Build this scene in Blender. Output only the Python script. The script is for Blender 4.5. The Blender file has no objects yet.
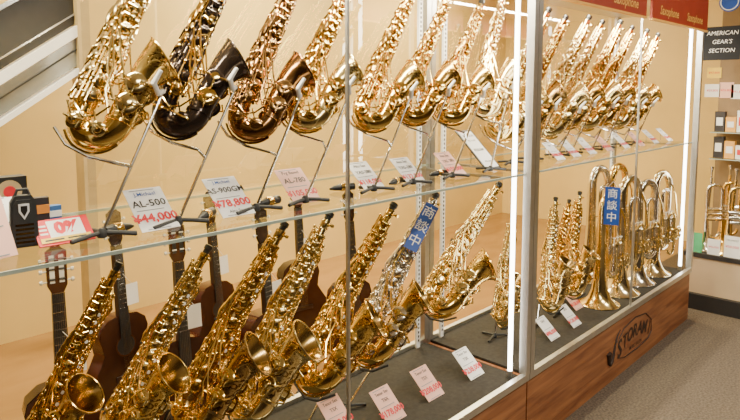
import bpy, bmesh, math, random
from mathutils import Vector, Matrix
random.seed(5)
COL = bpy.context.scene.collection
V = Vector
R = math.radians
# ---------------------------------------------------------------- camera
F = 620.0
PV = 150.0                                   # row of the optical axis (the photograph is a cropped frame)
CAM = V((0, -1.266, 1.55))
TH, PI_ = R(43.7), R(5.5)
HEAD = V((math.cos(TH), math.sin(TH), 0)); RIGHT = V((math.sin(TH), -math.cos(TH), 0))
FWD = HEAD*math.cos(PI_) - V((0,0,1))*math.sin(PI_)
UP = RIGHT.cross(FWD)
cd = bpy.data.cameras.new('camera'); cam = bpy.data.objects.new('camera', cd); COL.objects.link(cam)
cd.sensor_width = 36; cd.lens = F/740*36; cd.clip_start = 0.02; cd.shift_y = -(210-PV)/740
cam.location = CAM; cam.rotation_euler = (math.pi/2-PI_, 0, TH-math.pi/2)
bpy.context.scene.camera = cam
def ray(u, v): return RIGHT*(u-370) + UP*(PV-v) + FWD*F
def P(u, v, y):
    d = ray(u, v); return CAM + d*((y-CAM.y)/d.y)
def PX(u, v, x):
    d = ray(u, v); return CAM + d*((x-CAM.x)/d.x)
def PZ(u, v, z):
    d = ray(u, v); return CAM + d*((z-CAM.z)/d.z)
# ---------------------------------------------------------------- materials
def mat(name, col, rough=0.5, metal=0.0, var=0.08, scale=12.0, emit=0, bump=0.0, alpha=1.0):
    m = bpy.data.materials.new(name); m.use_nodes = True
    nt = m.node_tree; b = nt.nodes['Principled BSDF']
    b.inputs['Roughness'].default_value = rough; b.inputs['Metallic'].default_value = metal; b.inputs['Alpha'].default_value = alpha
    tc = nt.nodes.new('ShaderNodeTexCoord'); n = nt.nodes.new('ShaderNodeTexNoise')
    n.inputs['Scale'].default_value = scale; n.inputs['Detail'].default_value = 4
    nt.links.new(tc.outputs['Object'], n.inputs['Vector'])
    r = nt.nodes.new('ShaderNodeValToRGB')
    r.color_ramp.elements[0].position = 0.3; r.color_ramp.elements[1].position = 0.7
    r.color_ramp.elements[0].color = [c*(1-var) for c in col]+[1]
    r.color_ramp.elements[1].color = [min(1, c*(1+var)) for c in col]+[1]
    nt.links.new(n.outputs['Fac'], r.inputs['Fac']); nt.links.new(r.outputs['Color'], b.inputs['Base Color'])
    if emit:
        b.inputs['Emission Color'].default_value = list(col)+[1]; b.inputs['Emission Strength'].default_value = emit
    if bump:
        bp = nt.nodes.new('ShaderNodeBump'); bp.inputs['Strength'].default_value = bump; bp.inputs['Distance'].default_value = 0.01
        nt.links.new(n.outputs['Fac'], bp.inputs['Height']); nt.links.new(bp.outputs['Normal'], b.inputs['Normal'])
    return m
def engraved(name, col, dark):
    m = bpy.data.materials.new(name); m.use_nodes = True
    nt = m.node_tree; b = nt.nodes['Principled BSDF']; b.inputs['Roughness'].default_value = 0.2; b.inputs['Metallic'].default_value = 1
    tc = nt.nodes.new('ShaderNodeTexCoord'); w = nt.nodes.new('ShaderNodeTexWave'); w.inputs['Scale'].default_value = 16; w.inputs['Distortion'].default_value = 16; w.inputs['Detail'].default_value = 3; w.inputs['Detail Scale'].default_value = 2.5
    n = nt.nodes.new('ShaderNodeTexNoise'); n.inputs['Scale'].default_value = 16
    r = nt.nodes.new('ShaderNodeValToRGB'); r.color_ramp.elements[0].position = .10; r.color_ramp.elements[1].position = .32
    r.color_ramp.elements[0].color = list(dark)+[1]; r.color_ramp.elements[1].color = list(col)+[1]
    r2 = nt.nodes.new('ShaderNodeValToRGB'); r2.color_ramp.elements[0].position = .42; r2.color_ramp.elements[1].position = .50
    mx = nt.nodes.new('ShaderNodeMixRGB'); mx.inputs[1].default_value = list(col)+[1]
    L = nt.links.new
    L(tc.outputs['Object'], w.inputs['Vector']); L(tc.outputs['Object'], n.inputs['Vector']); L(w.outputs['Fac'], r.inputs['Fac']); L(n.outputs['Fac'], r2.inputs['Fac'])
    L(r2.outputs['Color'], mx.inputs[0]); L(r.outputs['Color'], mx.inputs[2]); L(mx.outputs[0], b.inputs['Base Color'])
    bp = nt.nodes.new('ShaderNodeBump'); bp.inputs['Strength'].default_value = .2; bp.inputs['Distance'].default_value = .004
    L(mx.outputs[0], bp.inputs['Height']); L(bp.outputs['Normal'], b.inputs['Normal'])
    return m
def woodmat(name, c1, c2, rough=0.4, sc=(1, 12, 12)):
    m = bpy.data.materials.new(name); m.use_nodes = True
    nt = m.node_tree; b = nt.nodes['Principled BSDF']; b.inputs['Roughness'].default_value = rough
    tc = nt.nodes.new('ShaderNodeTexCoord'); mp = nt.nodes.new('ShaderNodeMapping'); mp.inputs['Scale'].default_value = sc
    n = nt.nodes.new('ShaderNodeTexNoise'); n.inputs['Scale'].default_value = 2.5; n.inputs['Detail'].default_value = 8; n.inputs['Distortion'].default_value = 0.6
    r = nt.nodes.new('ShaderNodeValToRGB'); r.color_ramp.elements[0].position = 0.32; r.color_ramp.elements[1].position = 0.68
    r.color_ramp.elements[0].color = list(c1)+[1]; r.color_ramp.elements[1].color = list(c2)+[1]
    nt.links.new(tc.outputs['Object'], mp.inputs['Vector']); nt.links.new(mp.outputs['Vector'], n.inputs['Vector'])
    nt.links.new(n.outputs['Fac'], r.inputs['Fac'])
    nt.links.new(r.outputs['Color'], b.inputs['Base Color'])
    return m
def glassmat(name, tint, refl=0.35, blend=0.12, const=0.0):
    m = bpy.data.materials.new(name); m.use_nodes = True
    nt = m.node_tree; nt.nodes.clear()
    o = nt.nodes.new('ShaderNodeOutputMaterial'); t = nt.nodes.new('ShaderNodeBsdfTransparent'); g = nt.nodes.new('ShaderNodeBsdfGlossy')
    t.inputs['Color'].default_value = list(tint)+[1]; g.inputs['Roughness'].default_value = 0.02
    lw = nt.nodes.new('ShaderNodeLayerWeight'); lw.inputs['Blend'].default_value = blend
    ml = nt.nodes.new('ShaderNodeMath'); ml.operation = 'MULTIPLY_ADD'; ml.inputs[1].default_value = refl; ml.inputs[2].default_value = const
    mx = nt.nodes.new('ShaderNodeMixShader')
    nt.links.new(lw.outputs['Fresnel'], ml.inputs[0]); nt.links.new(ml.outputs[0], mx.inputs['Fac'])
    nt.links.new(t.outputs[0], mx.inputs[1]); nt.links.new(g.outputs[0], mx.inputs[2]); nt.links.new(mx.outputs[0], o.inputs['Surface'])
    return m
GA, GB, GC_ = (0.85, 0.59, 0.17), (0.89, 0.71, 0.32), (0.64, 0.40, 0.105)
M = dict(
 gold=mat('gold_lacquer', GA, 0.14, 1, 0.10), gold2=mat('pale_gold_lacquer', GB, 0.16, 1, 0.08), gold3=mat('dark_gold_lacquer', GC_, 0.15, 1, 0.12),
 gold_e=engraved('gold_engraved', GA, (.16,.08,.02)), gold2_e=engraved('pale_gold_engraved', GB, (.22,.13,.04)), gold3_e=engraved('dark_gold_engraved', GC_, (.12,.05,.015)),
 antique=mat('antique_brass', (0.50, 0.33, 0.12), 0.25, 1, 0.3), antique_e=engraved('antique_engraved', (.50,.33,.12), (.08,.04,.015)),
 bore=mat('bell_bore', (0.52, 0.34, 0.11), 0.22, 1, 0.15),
 black_lac=mat('black_nickel', (0.05, 0.034, 0.026), 0.15, 0.7, 0.2),
 silver=mat('silver_plate', (0.80, 0.76, 0.68), 0.16, 1, 0.05), palebrass=mat('pale_brass', (0.88, 0.77, 0.50), 0.16, 1, 0.06),
 brown=mat('vintage_bronze', (0.27, 0.135, 0.048), 0.2, 1, 0.25), brown2=mat('vintage_bronze_keys', (0.44, 0.26, 0.095), 0.2, 1, 0.2),
 pearl=mat('pearl', (0.85, 0.80, 0.70), 0.2),
 plug=mat('black_plastic', (0.02, 0.02, 0.02), 0.4),
 rubber=mat('black_rubber', (0.03, 0.03, 0.03), 0.6),
 chrome=mat('chrome', (0.82, 0.82, 0.82), 0.15, 1, 0.03),
 alu=mat('brushed_aluminium', (0.62, 0.61, 0.58), 0.38, 1, 0.05, 30),
 white=mat('white_paper', (0.93, 0.92, 0.90), 0.6, 0, 0.02), pink=mat('salmon_paper', (0.90, 0.52, 0.42), 0.6, 0, 0.03),
 grey=mat('blue_grey_glass_panel', (0.34, 0.37, 0.39), 0.12, 0.5),
 red=mat('red_ink', (0.75, 0.02, 0.03), 0.5), redpanel=mat('red_panel', (0.33, 0.032, 0.010), 0.5),
 blackink=mat('black_ink', (0.02, 0.02, 0.025), 0.5), greyink=mat('grey_print', (0.30, 0.30, 0.32), 0.6), blueink=mat('blue_ink', (0.05, 0.14, 0.45), 0.5), logoink=mat('faded_black_ink', (0.035, 0.018, 0.011), 0.6),
 banner=mat('blue_card', (0.012, 0.07, 0.38), 0.45), yellow=mat('yellow_ink', (0.9, 0.62, 0.05), 0.5),
 goldink=mat('gold_ink', (0.86, 0.44, 0.09), 0.4), orange=mat('orange_card', (0.80, 0.30, 0.05), 0.5),
 wallm=mat('amber_wall_paint', (0.78, 0.57, 0.21), 0.4, 0, 0.10, 1.2), ceilm=mat('ceiling_paint', (0.66, 0.58, 0.44), 0.8),
 darkwall=mat('dark_brown_contrast_wall', (0.05, 0.034, 0.024), 0.7, 0, 0.4, 3),  # for the added unseen walls, dark so the metal gains contrast
 carpet=mat('brown_carpet', (0.104, 0.077, 0.054), 0.95, 0, 0.45, 90, 0, 0.6),
 deckm=mat('black_felt', (0.026, 0.022, 0.018), 0.9, 0, 0.3, 60),
 green=mat('green_tag', (0.08, 0.45, 0.20), 0.4), led=mat('led_tube', (1.0, 0.95, 0.84), 0.5, 0, 0.01, 5, 14.0),
 edge=mat('glass_edge_green', (0.36, 0.42, 0.36), 0.2, 0, 0.1),
 guit=mat('mahogany_gloss', (0.060, 0.013, 0.007), 0.14, 0, 0.35, 6), guit2=mat('dark_brown_gloss', (0.024, 0.010, 0.007), 0.16, 0, 0.3, 6),
 neckm=mat('neck_wood', (0.036, 0.015, 0.009), 0.35), spruce=mat('red_cedar_top', (0.058, 0.015, 0.008), 0.15, 0, 0.35, 5), spruce2=mat('brown_top', (0.042, 0.017, 0.009), 0.15, 0, 0.3, 5), headm=mat('headstock_wood', (0.07, 0.027, 0.012), 0.25),
 darktable=mat('dark_table', (0.02, 0.017, 0.017), 0.6), navy=mat('near_black_sign', (0.009, 0.010, 0.014), 0.75),
 glowbeam=mat('glowing_white_beam', (0.88, 0.86, 0.80), 0.5, 0, .03, 5, 0.35), greypanel=mat('grey_panel', (0.030, 0.027, 0.024), 0.25),  # white beams given a faint glow to look brightly lit, no lamp there
 cream2=mat('cream_panel', (0.52, 0.39, 0.19), 0.6), backp=mat('brown_back_panel', (0.26, 0.17, 0.085), 0.6), tanpanel=mat('pale_panel', (0.60, 0.45, 0.29), 0.5, 0, .10, 3), bluebox=mat('blue_carton', (0.05, .15, .4), .5), darkbox=mat('dark_carton', (0.03, .025, .03), .5),
)
M['wood'] = woodmat('plinth_wood', (0.19, 0.060, 0.022), (0.39, 0.155, 0.058), 0.4, (1.2, 14, 14))
M['woodfloor'] = woodmat('oak_floor', (0.29, 0.15, 0.050), (0.36, 0.195, 0.068), 0.25, (0.8, 2, 2))
M['shelfglass'] = glassmat('shelf_glass', (0.90, 0.92, 0.86), 0.6, 0.25)
M['backglass'] = glassmat('rear_pane_glass', (0.98, 0.97, 0.93), 0.5, 0.2, 0.20)
# ---------------------------------------------------------------- mesh helper
class MB:
    def __init__(s): s.v = []; s.f = []
    def sweep(s, path, rad, n=10, caps=True, closed=False):
        path = [V(p) for p in path]; k = len(path)
        if not hasattr(rad, '__len__'): rad = [rad]*k
        prev = None; base = len(s.v)
        for i in range(k):
            if closed: t = path[(i+1) % k]-path[i-1]
            elif i == 0: t = path[1]-path[0]
            elif i == k-1: t = path[-1]-path[-2]
            else: t = (path[i+1]-path[i]).normalized()+(path[i]-path[i-1]).normalized()
            if t.length < 1e-9: t = path[min(i+1,k-1)]-path[max(i-1,0)] if i else V((0,0,1))
            t.normalize()
            if prev is None:
                a = V((0, 1, 0)) if abs(t.y) < 0.9 else V((1, 0, 0))
            else: a = prev
            a = (a - t*a.dot(t)).normalized(); prev = a; b = t.cross(a)
            for j in range(n):
                w = 2*math.pi*j/n
                s.v.append(path[i] + (a*math.cos(w)+b*math.sin(w))*rad[i])
        rng = k if closed else k-1
        for i in range(rng):
            i2 = (i+1) % k
            for j in range(n):
                j2 = (j+1) % n
                s.f.append((base+i*n+j, base+i*n+j2, base+i2*n+j2, base+i2*n+j))
        if caps and not closed:
            s.f.append(tuple(base+j for j in range(n-1, -1, -1))); s.f.append(tuple(base+(k-1)*n+j for j in range(n)))
        return s
    def lathe(s, prof, o, ax, n=14):
        o = V(o); ax = V(ax).normalized()
        a = ax.orthogonal().normalized(); b = ax.cross(a); base = len(s.v); k = len(prof)
        for r, h in prof:
            for j in range(n):
                w = 2*math.pi*j/n; s.v.append(o+ax*h+(a*math.cos(w)+b*math.sin(w))*max(r, 1e-5))
        for i in range(k-1):
            for j in range(n):
                j2 = (j+1) % n
                s.f.append((base+i*n+j, base+i*n+j2, base+(i+1)*n+j2, base+(i+1)*n+j))
        s.f.append(tuple(base+j for j in range(n-1, -1, -1))); s.f.append(tuple(base+(k-1)*n+j for j in range(n)))
        return s
    def box(s, lo, hi, m=None):
        base = len(s.v)
        for x in (lo[0], hi[0]):
            for y in (lo[1], hi[1]):
                for z in (lo[2], hi[2]):
                    p = V((x, y, z)); s.v.append(m @ p if m else p)
        for q in ((0,1,3,2),(4,6,7,5),(0,4,5,1),(2,3,7,6),(0,2,6,4),(1,5,7,3)): s.f.append(tuple(base+i for i in q))
        return s
    def prism(s, pts, y0, y1, m=None):      # outline in x,z extruded along y
        base = len(s.v); n = len(pts)
        for y in (y0, y1):
            for x, z in pts:
                p = V((x, y, z)); s.v.append(m @ p if m else p)
        s.f.append(tuple(base+i for i in range(n))); s.f.append(tuple(base+n+i for i in range(n-1, -1, -1)))
        for i in range(n):
            j = (i+1) % n; s.f.append((base+i, base+n+i, base+n+j, base+j))
        return s
    def quad(s, *p):
        base = len(s.v); s.v += [V(q) for q in p]; s.f.append(tuple(range(base, base+len(p)))); return s
    def build(s, name, m, parent=None, smooth=True):
        me = bpy.data.meshes.new(name); me.from_pydata([tuple(p) for p in s.v], [], s.f)
        bm = bmesh.new(); bm.from_mesh(me); bmesh.ops.recalc_face_normals(bm, faces=bm.faces); bm.to_mesh(me); bm.free()
        if smooth:
            for p in me.polygons: p.use_smooth = True
            try: me.set_sharp_from_angle(angle=R(42))
            except Exception: pass
        me.materials.append(M[m] if isinstance(m, str) else m)
        o = bpy.data.objects.new(name, me); COL.objects.link(o)
        if parent: o.parent = parent
        return o
def tag(o, label, cat, group=None):
    o['label'] = label; o['category'] = cat
    if group: o['group'] = group
    elif 'group' in o: del o['group']
    return o
def thing(name, label, cat, loc=(0,0,0), rz=0, group=None):
    o = bpy.data.objects.new(name, None); COL.objects.link(o); o.empty_display_size = 0.05
    o.location = loc; o.rotation_euler = (0, 0, rz); return tag(o, label, cat, group)
def struct(o): o['kind'] = 'structure'; return o
KIDS = {}
def dup(root):
    r = root.copy(); COL.objects.link(r); kids = []
    for ch in KIDS[root.name]:
        c = ch.copy(); COL.objects.link(c); c.parent = r; kids.append(c)
        for g in KIDS.get(ch.name, []):
            d = g.copy(); COL.objects.link(d); d.parent = c
    KIDS[r.name] = kids
    return r
def recolor(root, f):
    for c in KIDS[root.name]:
        m = f(c.name.split('.')[0])
        if m:
            c.material_slots[0].link = 'OBJECT'; c.material_slots[0].material = M[m]
def text(s, size, m, parent, loc, name='lettering', align='CENTER', shear=0.0, extr=0.0, rot=0.0, bold=0.0):
    cu = bpy.data.curves.new('t', 'FONT'); cu.body = s; cu.size = size; cu.align_x = align; cu.align_y = 'CENTER'; cu.shear = shear
    cu.extrude = extr; cu.resolution_u = 2; cu.offset = bold*size
    ob = bpy.data.objects.new('t', cu); COL.objects.link(ob)
    bpy.context.view_layer.update()
    me = bpy.data.meshes.new_from_object(ob.evaluated_get(bpy.context.evaluated_depsgraph_get()))
    bpy.data.objects.remove(ob)
    me.materials.clear(); me.materials.append(M[m]); me.name = name
    o = bpy.data.objects.new(name, me); COL.objects.link(o); o.parent = parent
    o.location = loc; o.rotation_euler = (0, 0, rot)
    return o
# ---------------------------------------------------------------- setting
DECK, SHELF, TOP = 0.34, 1.21, 2.06
CD = 0.55; YB = 2.9
struct(MB().box((-3, -4.5, -0.05), (8, 0.62, 0)).build('floor', 'carpet', None, False))
struct(MB().box((-3, 0.62, -0.05), (8, YB+.1, 0.0)).build('floor_rear', 'woodfloor', None, False))
struct(MB().box((-3, YB, 0), (8, YB+.1, 2.9)).build('wall_back', 'wallm', None, False))
struct(MB().box((6.8, -4.5, 0), (6.9, YB, 2.9)).build('wall_right', 'wallm', None, False))
struct(MB().box((-3.1, -4.5, 0), (-3, YB+.1, 2.9)).build('contrast_wall_left', 'darkwall', None, False))  # out of view, added dark to deepen contrast in the brass
struct(MB().box((-3, -4.6, 0), (8, -4.5, 2.9)).build('contrast_wall_front', 'darkwall', None, False))  # unseen, added behind the camera so the brass reflects something dark
struct(MB().box((-3, -4.5, 2.9), (8, YB+.1, 3.0)).build('ceiling', 'ceilm', None, False))
# ---------------------------------------------------------------- display cases
X0, X1, X2 = 0.17, 2.29, 4.46
def case(x0, x1, seam, label, bx0):
    t = thing('display_case', label, 'display case', (x0, 0, 0)); w = x1-x0
    MB().box((0.003, 0.0, 0), (w-0.003, CD, DECK-0.012)).build('plinth', 'wood', t, False)
    MB().box((0.02, 0.012, DECK-0.012), (w-0.02, CD-0.012, DECK)).build('deck', 'deckm', t, False)
    MB().box((0, -0.012, DECK-0.012), (w, 0.012, DECK+0.018)).build('bottom_rail', 'alu', t, False)
    MB().box((0, CD-0.012, DECK-0.012), (w, CD+0.012, DECK+0.018)).build('bottom_rail', 'alu', t, False)
    for px in (0, w-0.032):
        for py in (-0.014, CD-0.02):
            MB().box((px, py, DECK+0.018), (px+0.032, py+0.034, TOP)).build('corner_post', 'alu', t, False)
    MB().box((0, -0.016, TOP), (w, CD+0.016, TOP+0.06)).build('top_panel', 'alu', t, False)
    sx = seam-x0
    MB().box((sx-0.004, -0.005, DECK+0.018), (sx+0.004, 0.005, TOP)).build('seam_strip', 'alu', t, False)
    bx = max(.032, bx0-x0)
    MB().quad((bx,CD,SHELF),(w-.03,CD,SHELF),(w-.03,CD,TOP),(bx,CD,TOP)).build('rear_pane', 'backglass', t, False)
    for px in (0.09, w-0.09):                                        # slotted shelf uprights at the rear
        mb = MB(); mb.box((px-0.012, CD-0.03, DECK), (px+0.012, CD-0.018, TOP))
        u = mb.build('slotted_upright', 'white', t, False); m2 = MB()
        for i in range(84): z = DECK+0.03+i*0.02; m2.box((px-0.004, CD-0.0312, z), (px+0.004, CD-0.0299, z+0.011))
        m2.build('slots', 'blackink', u, False)
    return t
c1 = case(X0, X1, 1.232, 'wide glass display case on a wood plinth, nearer one with eight shelved saxophones', P(84, 90, CD).x)
c2 = case(X1+0.004, X2, 3.42, 'glass display case beyond the centre post, logo on its wood plinth', 0)
def led(x, label):
    t = thing('light_tube', label, 'light', (x, 0.05, DECK))
    MB().lathe([(0.010, 0.03), (0.010, TOP-DECK-0.03)], (0,0,0), (0,0,1), 12).build('tube', 'led', t)
    for z in (0.0, TOP-DECK-0.03): MB().lathe([(0.013, z), (0.013, z+0.03)], (0,0,0), (0,0,1), 12).build('end_cap', 'alu', t)
led(X1-0.055, 'vertical white light tube on the left side of the centre metal post')
led(X1+0.06, 'vertical white light tube on the right side of the centre metal post')
led(X2-0.05, 'vertical white light tube at the far right end of the second case')
def shelf(x0, x1, label):
    t = thing('glass_shelf', label, 'shelf', (x0, 0, SHELF)); w = x1-x0
    MB().quad((0,.022,0),(w,.022,0),(w,CD-.035,0),(0,CD-.035,0)).build('pane', 'shelfglass', t, False)
    MB().box((0, .018, -0.008), (w, .022, 0)).build('front_edge', 'edge', t, False)
    MB().box((0, CD-.037, -0.008), (w, CD-.033, 0)).build('rear_edge', 'edge', t, False)
    for px in (0.09, w-0.09):
        MB().box((px-.004, .06, -0.02), (px+.004, CD-.035, -0.008)).build('bracket', 'alu', t, False)
shelf(X0+.034, X1-.034, 'long clear glass shelf in the nearer display case')
shelf(X1+.04, X2-.034, 'clear glass shelf in the farther display case')
# logo on the farther plinth: arched letters, horn emblem, outline and underline
lg = thing('plinth_logo', 'faded black arched lettering with horn emblem on the farther case plinth', 'logo', P(632, 337, -0.002))
lg.rotation_euler = (R(90), 0, 0)
for i, (ch, sz) in enumerate(zip('STORAMI', (.135,.105,.105,.105,.105,.105,.105))):
    k = i-3; a = -k*.07
    text(ch, sz, 'logoink', lg, (.04+k*.072, .024-.005*k*k, 0), 'letter', shear=.2, rot=a, bold=.02)
text('MUSIC SALON', 0.028, 'logoink', lg, (0.06, -0.060, 0), 'lettering', bold=.015)
MB().sweep([(-.21,.03,0),(-.12,.085,0),(.04,.105,0),(.20,.085,0),(.295,.025,0),(.30,-.05,0),(.25,-.080,0),(.08,-.090,0),(-.10,-.086,0),(-.20,-.06,0)], [.002,.003,.0035,.003,.002,.003,.004,.004,.003,.001], 6).build('outline', 'logoink', lg)
MB().sweep([(-.17,.09,0),(-.21,.07,0),(-.235,.03,0),(-.255,-.02,0),(-.27,-.055,0),(-.29,-.067,0),(-.312,-.05,0),(-.318,-.015,0),(-.322,.006,0)], [.002,.004,.006,.008,.009,.009,.011,.015,.020], 10).build('horn_emblem', 'logoink', lg)
# ---------------------------------------------------------------- saxophone prototypes
def make_sax(name, k_, bk, r0):
    Z = lambda z: z if z <= .12 else .12+(z-.12)*k_                      # a longer body tube keeps its bow and bell
    def rb(z): return r0-(z-0.085)/(Z(.6)-.085)*(r0-.0130)
    t = thing(name, '', 'saxophone')
    mb = MB(); zs = [0.085]+[Z(z) for z in (0.2, 0.3, 0.4, 0.5, 0.6)]
    mb.sweep([(0,0,z) for z in zs], [rb(z) for z in zs], 20)
    for z in (0.09, Z(.345), Z(.36)): mb.lathe([(rb(z)+.001, z-.004), (rb(z)+.0035, z-.003), (rb(z)+.0035, z+.003), (rb(z)+.001, z+.004)], (0,0,0), (0,0,1), 20)
    mb.build('body', 'gold', t)
    bx = 0.094
    mb = MB(); pts = []; rr = []
    for i in range(15):
        a = math.pi+math.pi*i/14; pts.append((bx/2+bx/2*math.cos(a), 0, 0.085+0.055*math.sin(a))); rr.append(r0+.0003+(.0318-r0)*i/14)
    mb.sweep(pts, rr, 20)
    for q, r in ((0, r0+.0035), (14, .035)): mb.lathe([(r-.003,-.006),(r,-.004),(r,.004),(r-.003,.006)], pts[q], (0,0,1), 20)
    mb.build('bow', 'gold', t)
    MB().sweep([(bx/2+(bx/2+.033)*math.cos(a), 0, .085+.091*math.sin(a)) for a in [math.pi*1.2+math.pi*.6*i/8 for i in range(9)]], .0035, 6).build('bow_guard', 'gold', t)
    bp = [(bx,0,.085),(bx+.001,0,.115),(bx+.004,0,.15),(bx+.008,0,.182),(bx+.014,0,.211),(bx+.022,0,.237),(bx+.033,0,.258),(bx+.041,0,.268)]
    br = [.0320,.0325,.0335,.0360*(1+bk)/2,.0400*bk,.0465*bk,.056*bk,.065*bk]
    MB().sweep(bp, br, 28, False).build('bell', 'gold_e', t)
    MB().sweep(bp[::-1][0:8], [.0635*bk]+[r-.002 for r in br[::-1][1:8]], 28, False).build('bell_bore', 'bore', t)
    mb = MB(); d = (V(bp[-1])-V(bp[-2])).normalized(); a = V((0,1,0)); b = d.cross(a)
    mb.sweep([V(bp[-1])+(a*math.cos(w)+b*math.sin(w))*.0646*bk for w in [2*math.pi*i/32 for i in range(32)]], .0030, 8, closed=True)
    mb.build('bell_rim', 'gold', t)
    T6 = Z(.6)-.6
    MB().lathe([(.0125,.585),(.0150,.588),(.0150,.606),(.0160,.607),(.0160,.614),(.0130,.616)], (0,0,T6), (0,0,1), 18).build('neck_receiver', 'gold', t)
    MB().sweep([(.014,0,.60+T6),(.024,0,.602+T6),(.028,0,.602+T6),(.034,0,.602+T6)], [.003,.003,.006,.005], 8).build('neck_screw', 'gold', t)
    MB().lathe([(.0110,.612),(.0110,.628),(.0140,.630),(.0135,.642),(.008,.645)], (0,0,T6), (0,0,1), 16).build('end_plug', 'plug', t)
    def cup(o, n, r, arm=None):
        mb = MB(); mb.lathe([(r*.84,-.012),(r*.84,.0040),(r*.78,.0045)], o, n, 18)
        mb.lathe([(r*.9,.0070),(r,.0075),(r,.0108),(r*.82,.0132),(r*.5,.0134),(r*.42,.0160),(r*.1,.0168)], o, n, 18)
        if arm is not None: mb.sweep([V(o)+V(n)*.0152, V(arm)+V(n)*.006, V(arm)], .0023, 6)
        mb.build('key_cup', 'gold', t)
    def pt(z, ang, off=0.0):
        z = Z(z); r = rb(z)+off; return V((r*math.cos(R(ang)), r*math.sin(R(ang)), z)), V((math.cos(R(ang)), math.sin(R(ang)), 0))
    for z, r, an in ((.122,.0190,-52),(.164,.0185,-44),(.205,.0175,-42),(.243,.0164,-42),(.278,.0152,-42),(.312,.0140,-42),
                     (.345,.0108,-40),(.372,.0130,-40),(.401,.0122,-40),(.429,.0114,-40),(.456,.0107,-40),(.482,.0100,-40),(.507,.0092,-40),(.532,.0086,-38),(.556,.0081,-38)):
        p, n = pt(z, an); cup(p, n, r, pt(z, an-42, .011)[0])
    for z, r, an in ((.400,.0098,-112),(.432,.0098,-110),(.470,.0093,-110),(.508,.0088,-114),(.54,.0086,-82),(.565,.0080,-92),(.540,.0084,60),(.505,.0088,75),(.22,.0115,-108),(.265,.0110,-112),(.44,.0094,45),(.35,.0104,50),
                     (.15,.0130,30),(.20,.0120,20),(.255,.0115,30),(.30,.0102,24),(.39,.0095,20),(.48,.0088,30),(.33,.0106,-112),(.365,.0100,-114),(.18,.0125,-104),(.135,.0135,-112),(.30,.0108,-140),(.24,.0115,-145)):
        p, n = pt(z, an); cup(p, n, r, pt(z-.03, an-25, .010)[0])
    bell_c = {.122:.0325,.176:.0352}
    for z in (.122,.176):                                              # bell keys, their guards
        for sg in (-1, 1):
            c = V((bx+.004, 0, z)); n = V((.25,sg,0)).normalized(); cup(c+n*bell_c[z], n, .0250, c+V((-.045,sg*.03,0)))
            q = c+n*(bell_c[z]+.025); mb = MB(); s = n.cross(V((0,0,1)))
            for k in (-1, 1): mb.sweep([c+n*.030+s*k*.031+V((0,0,.012)), c+n*.054+s*k*.027+V((0,0,.004)), q], .0026, 6)
            mb.sweep([c+n*.030+V((0,0,-.033)), c+n*.054+V((0,0,-.027)), q], .0026, 6)
            mb.lathe([(.006,-.003),(.0105,-.002),(.0105,.003),(.005,.004)], q, n, 12).build('key_guard', 'gold', t)
    for sg in (-1, 1):                                                 # low keys on the bow
        p = V((.012,sg*.0275,.053)); cup(p, (-.1,sg,-.1), .0215, (-.02,sg*.035,.09))
        mb = MB()
        for k in (-1, 1): mb.sweep([p+V((k*.027,-sg*.004,.006)), p+V((k*.023,sg*.021,.002)), p+V((0,sg*.025,0))], .0026, 6)
        mb.lathe([(.005,-.002),(.0095,0),(.005,.003)], p+V((0,sg*.025,0)), (0,sg,0), 12).build('key_guard', 'gold', t)
        p = V((.068,sg*.0280,.048)); cup(p, (.2,sg,-.3), .0185, (.045,sg*.036,.085))
        MB().sweep([p+V((-.022,-sg*.004,.01)), p+V((-.018,sg*.021,.004)), p+V((.0,sg*.024,0)), p+V((.018,sg*.019,0)), p+V((.022,-sg*.004,.0))], .0024, 6).build('key_guard', 'gold', t)
        MB().sweep([(-.012,sg*.032,.11),(.0,sg*.040,.085),(.03,sg*.044,.062),(.055,sg*.040,.075),(.075,sg*.040,.105)], .0025, 6).build('bow_rod', 'gold', t)
    for z, an in ((.40,-70),(.45,-72),(.50,-72),(.20,-76),(.28,-74),(.34,-76)):    # small lever arms between the stacks
        a, n = pt(z, an, .009); b, _ = pt(z+.012, an+26, .016); c, _ = pt(z+.02, an+46, .013)
        MB().sweep([a, b, c], [.0022,.0030,.0040], 8).build('lever_arm', 'gold', t)
    def rod(z0, z1, an, off, rr=.0025, name='key_rod'):
        mb = MB(); a, _ = pt(z0, an, off); b, _ = pt(z1, an, off); mb.sweep([a, b], rr, 8)
        k = max(2, int((z1-z0)*k_/.045)+1)
        for i in range(k):
            z = z0+(z1-z0)*i/(k-1); q, n = pt(z, an, off); o, _ = pt(z, an, -.001)
            mb.sweep([o, q], .0016, 6); mb.lathe([(.002,-.005),(.0044,-.002),(.0044,.002),(.002,.005)], q, (0,0,1), 8)
        mb.build(name, 'gold', t)
    for a_ in ((.11,.34,-82,.011),(.36,.57,-80,.010),(.13,.33,0,.010),(.36,.56,0,.008),(.17,.58,-132,.010),(.30,.57,-98,.015,.0022),(.12,.42,70,.011),(.2,.5,120,.010),(.10,.30,-68,.016,.0022),(.38,.58,-64,.013,.0021),(.15,.52,14,.013,.0022),(.24,.58,-122,.013,.0021),(.10,.26,-118,.011,.0024),(.13,.50,58,.015,.0022),(.12,.40,-155,.011,.0023),(.34,.56,-20,.015,.0020),(.10,.32,-96,.014,.0022),(.12,.32,-20,.016,.0021)): rod(*a_)
    for z in (.20,.235,.27,.39,.42,.45,.475):
        q, n = pt(z, -10, .013); MB().lathe([(.0030,-.011),(.0074,-.004),(.0082,-.001),(.0082,.001)], q, n, 14).build('key_touch', 'gold', t)
        MB().lathe([(.0056,.001),(.0054,.0020),(.003,.0028)], q, n, 14).build('pearl_inlay', 'pearl', t)
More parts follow.
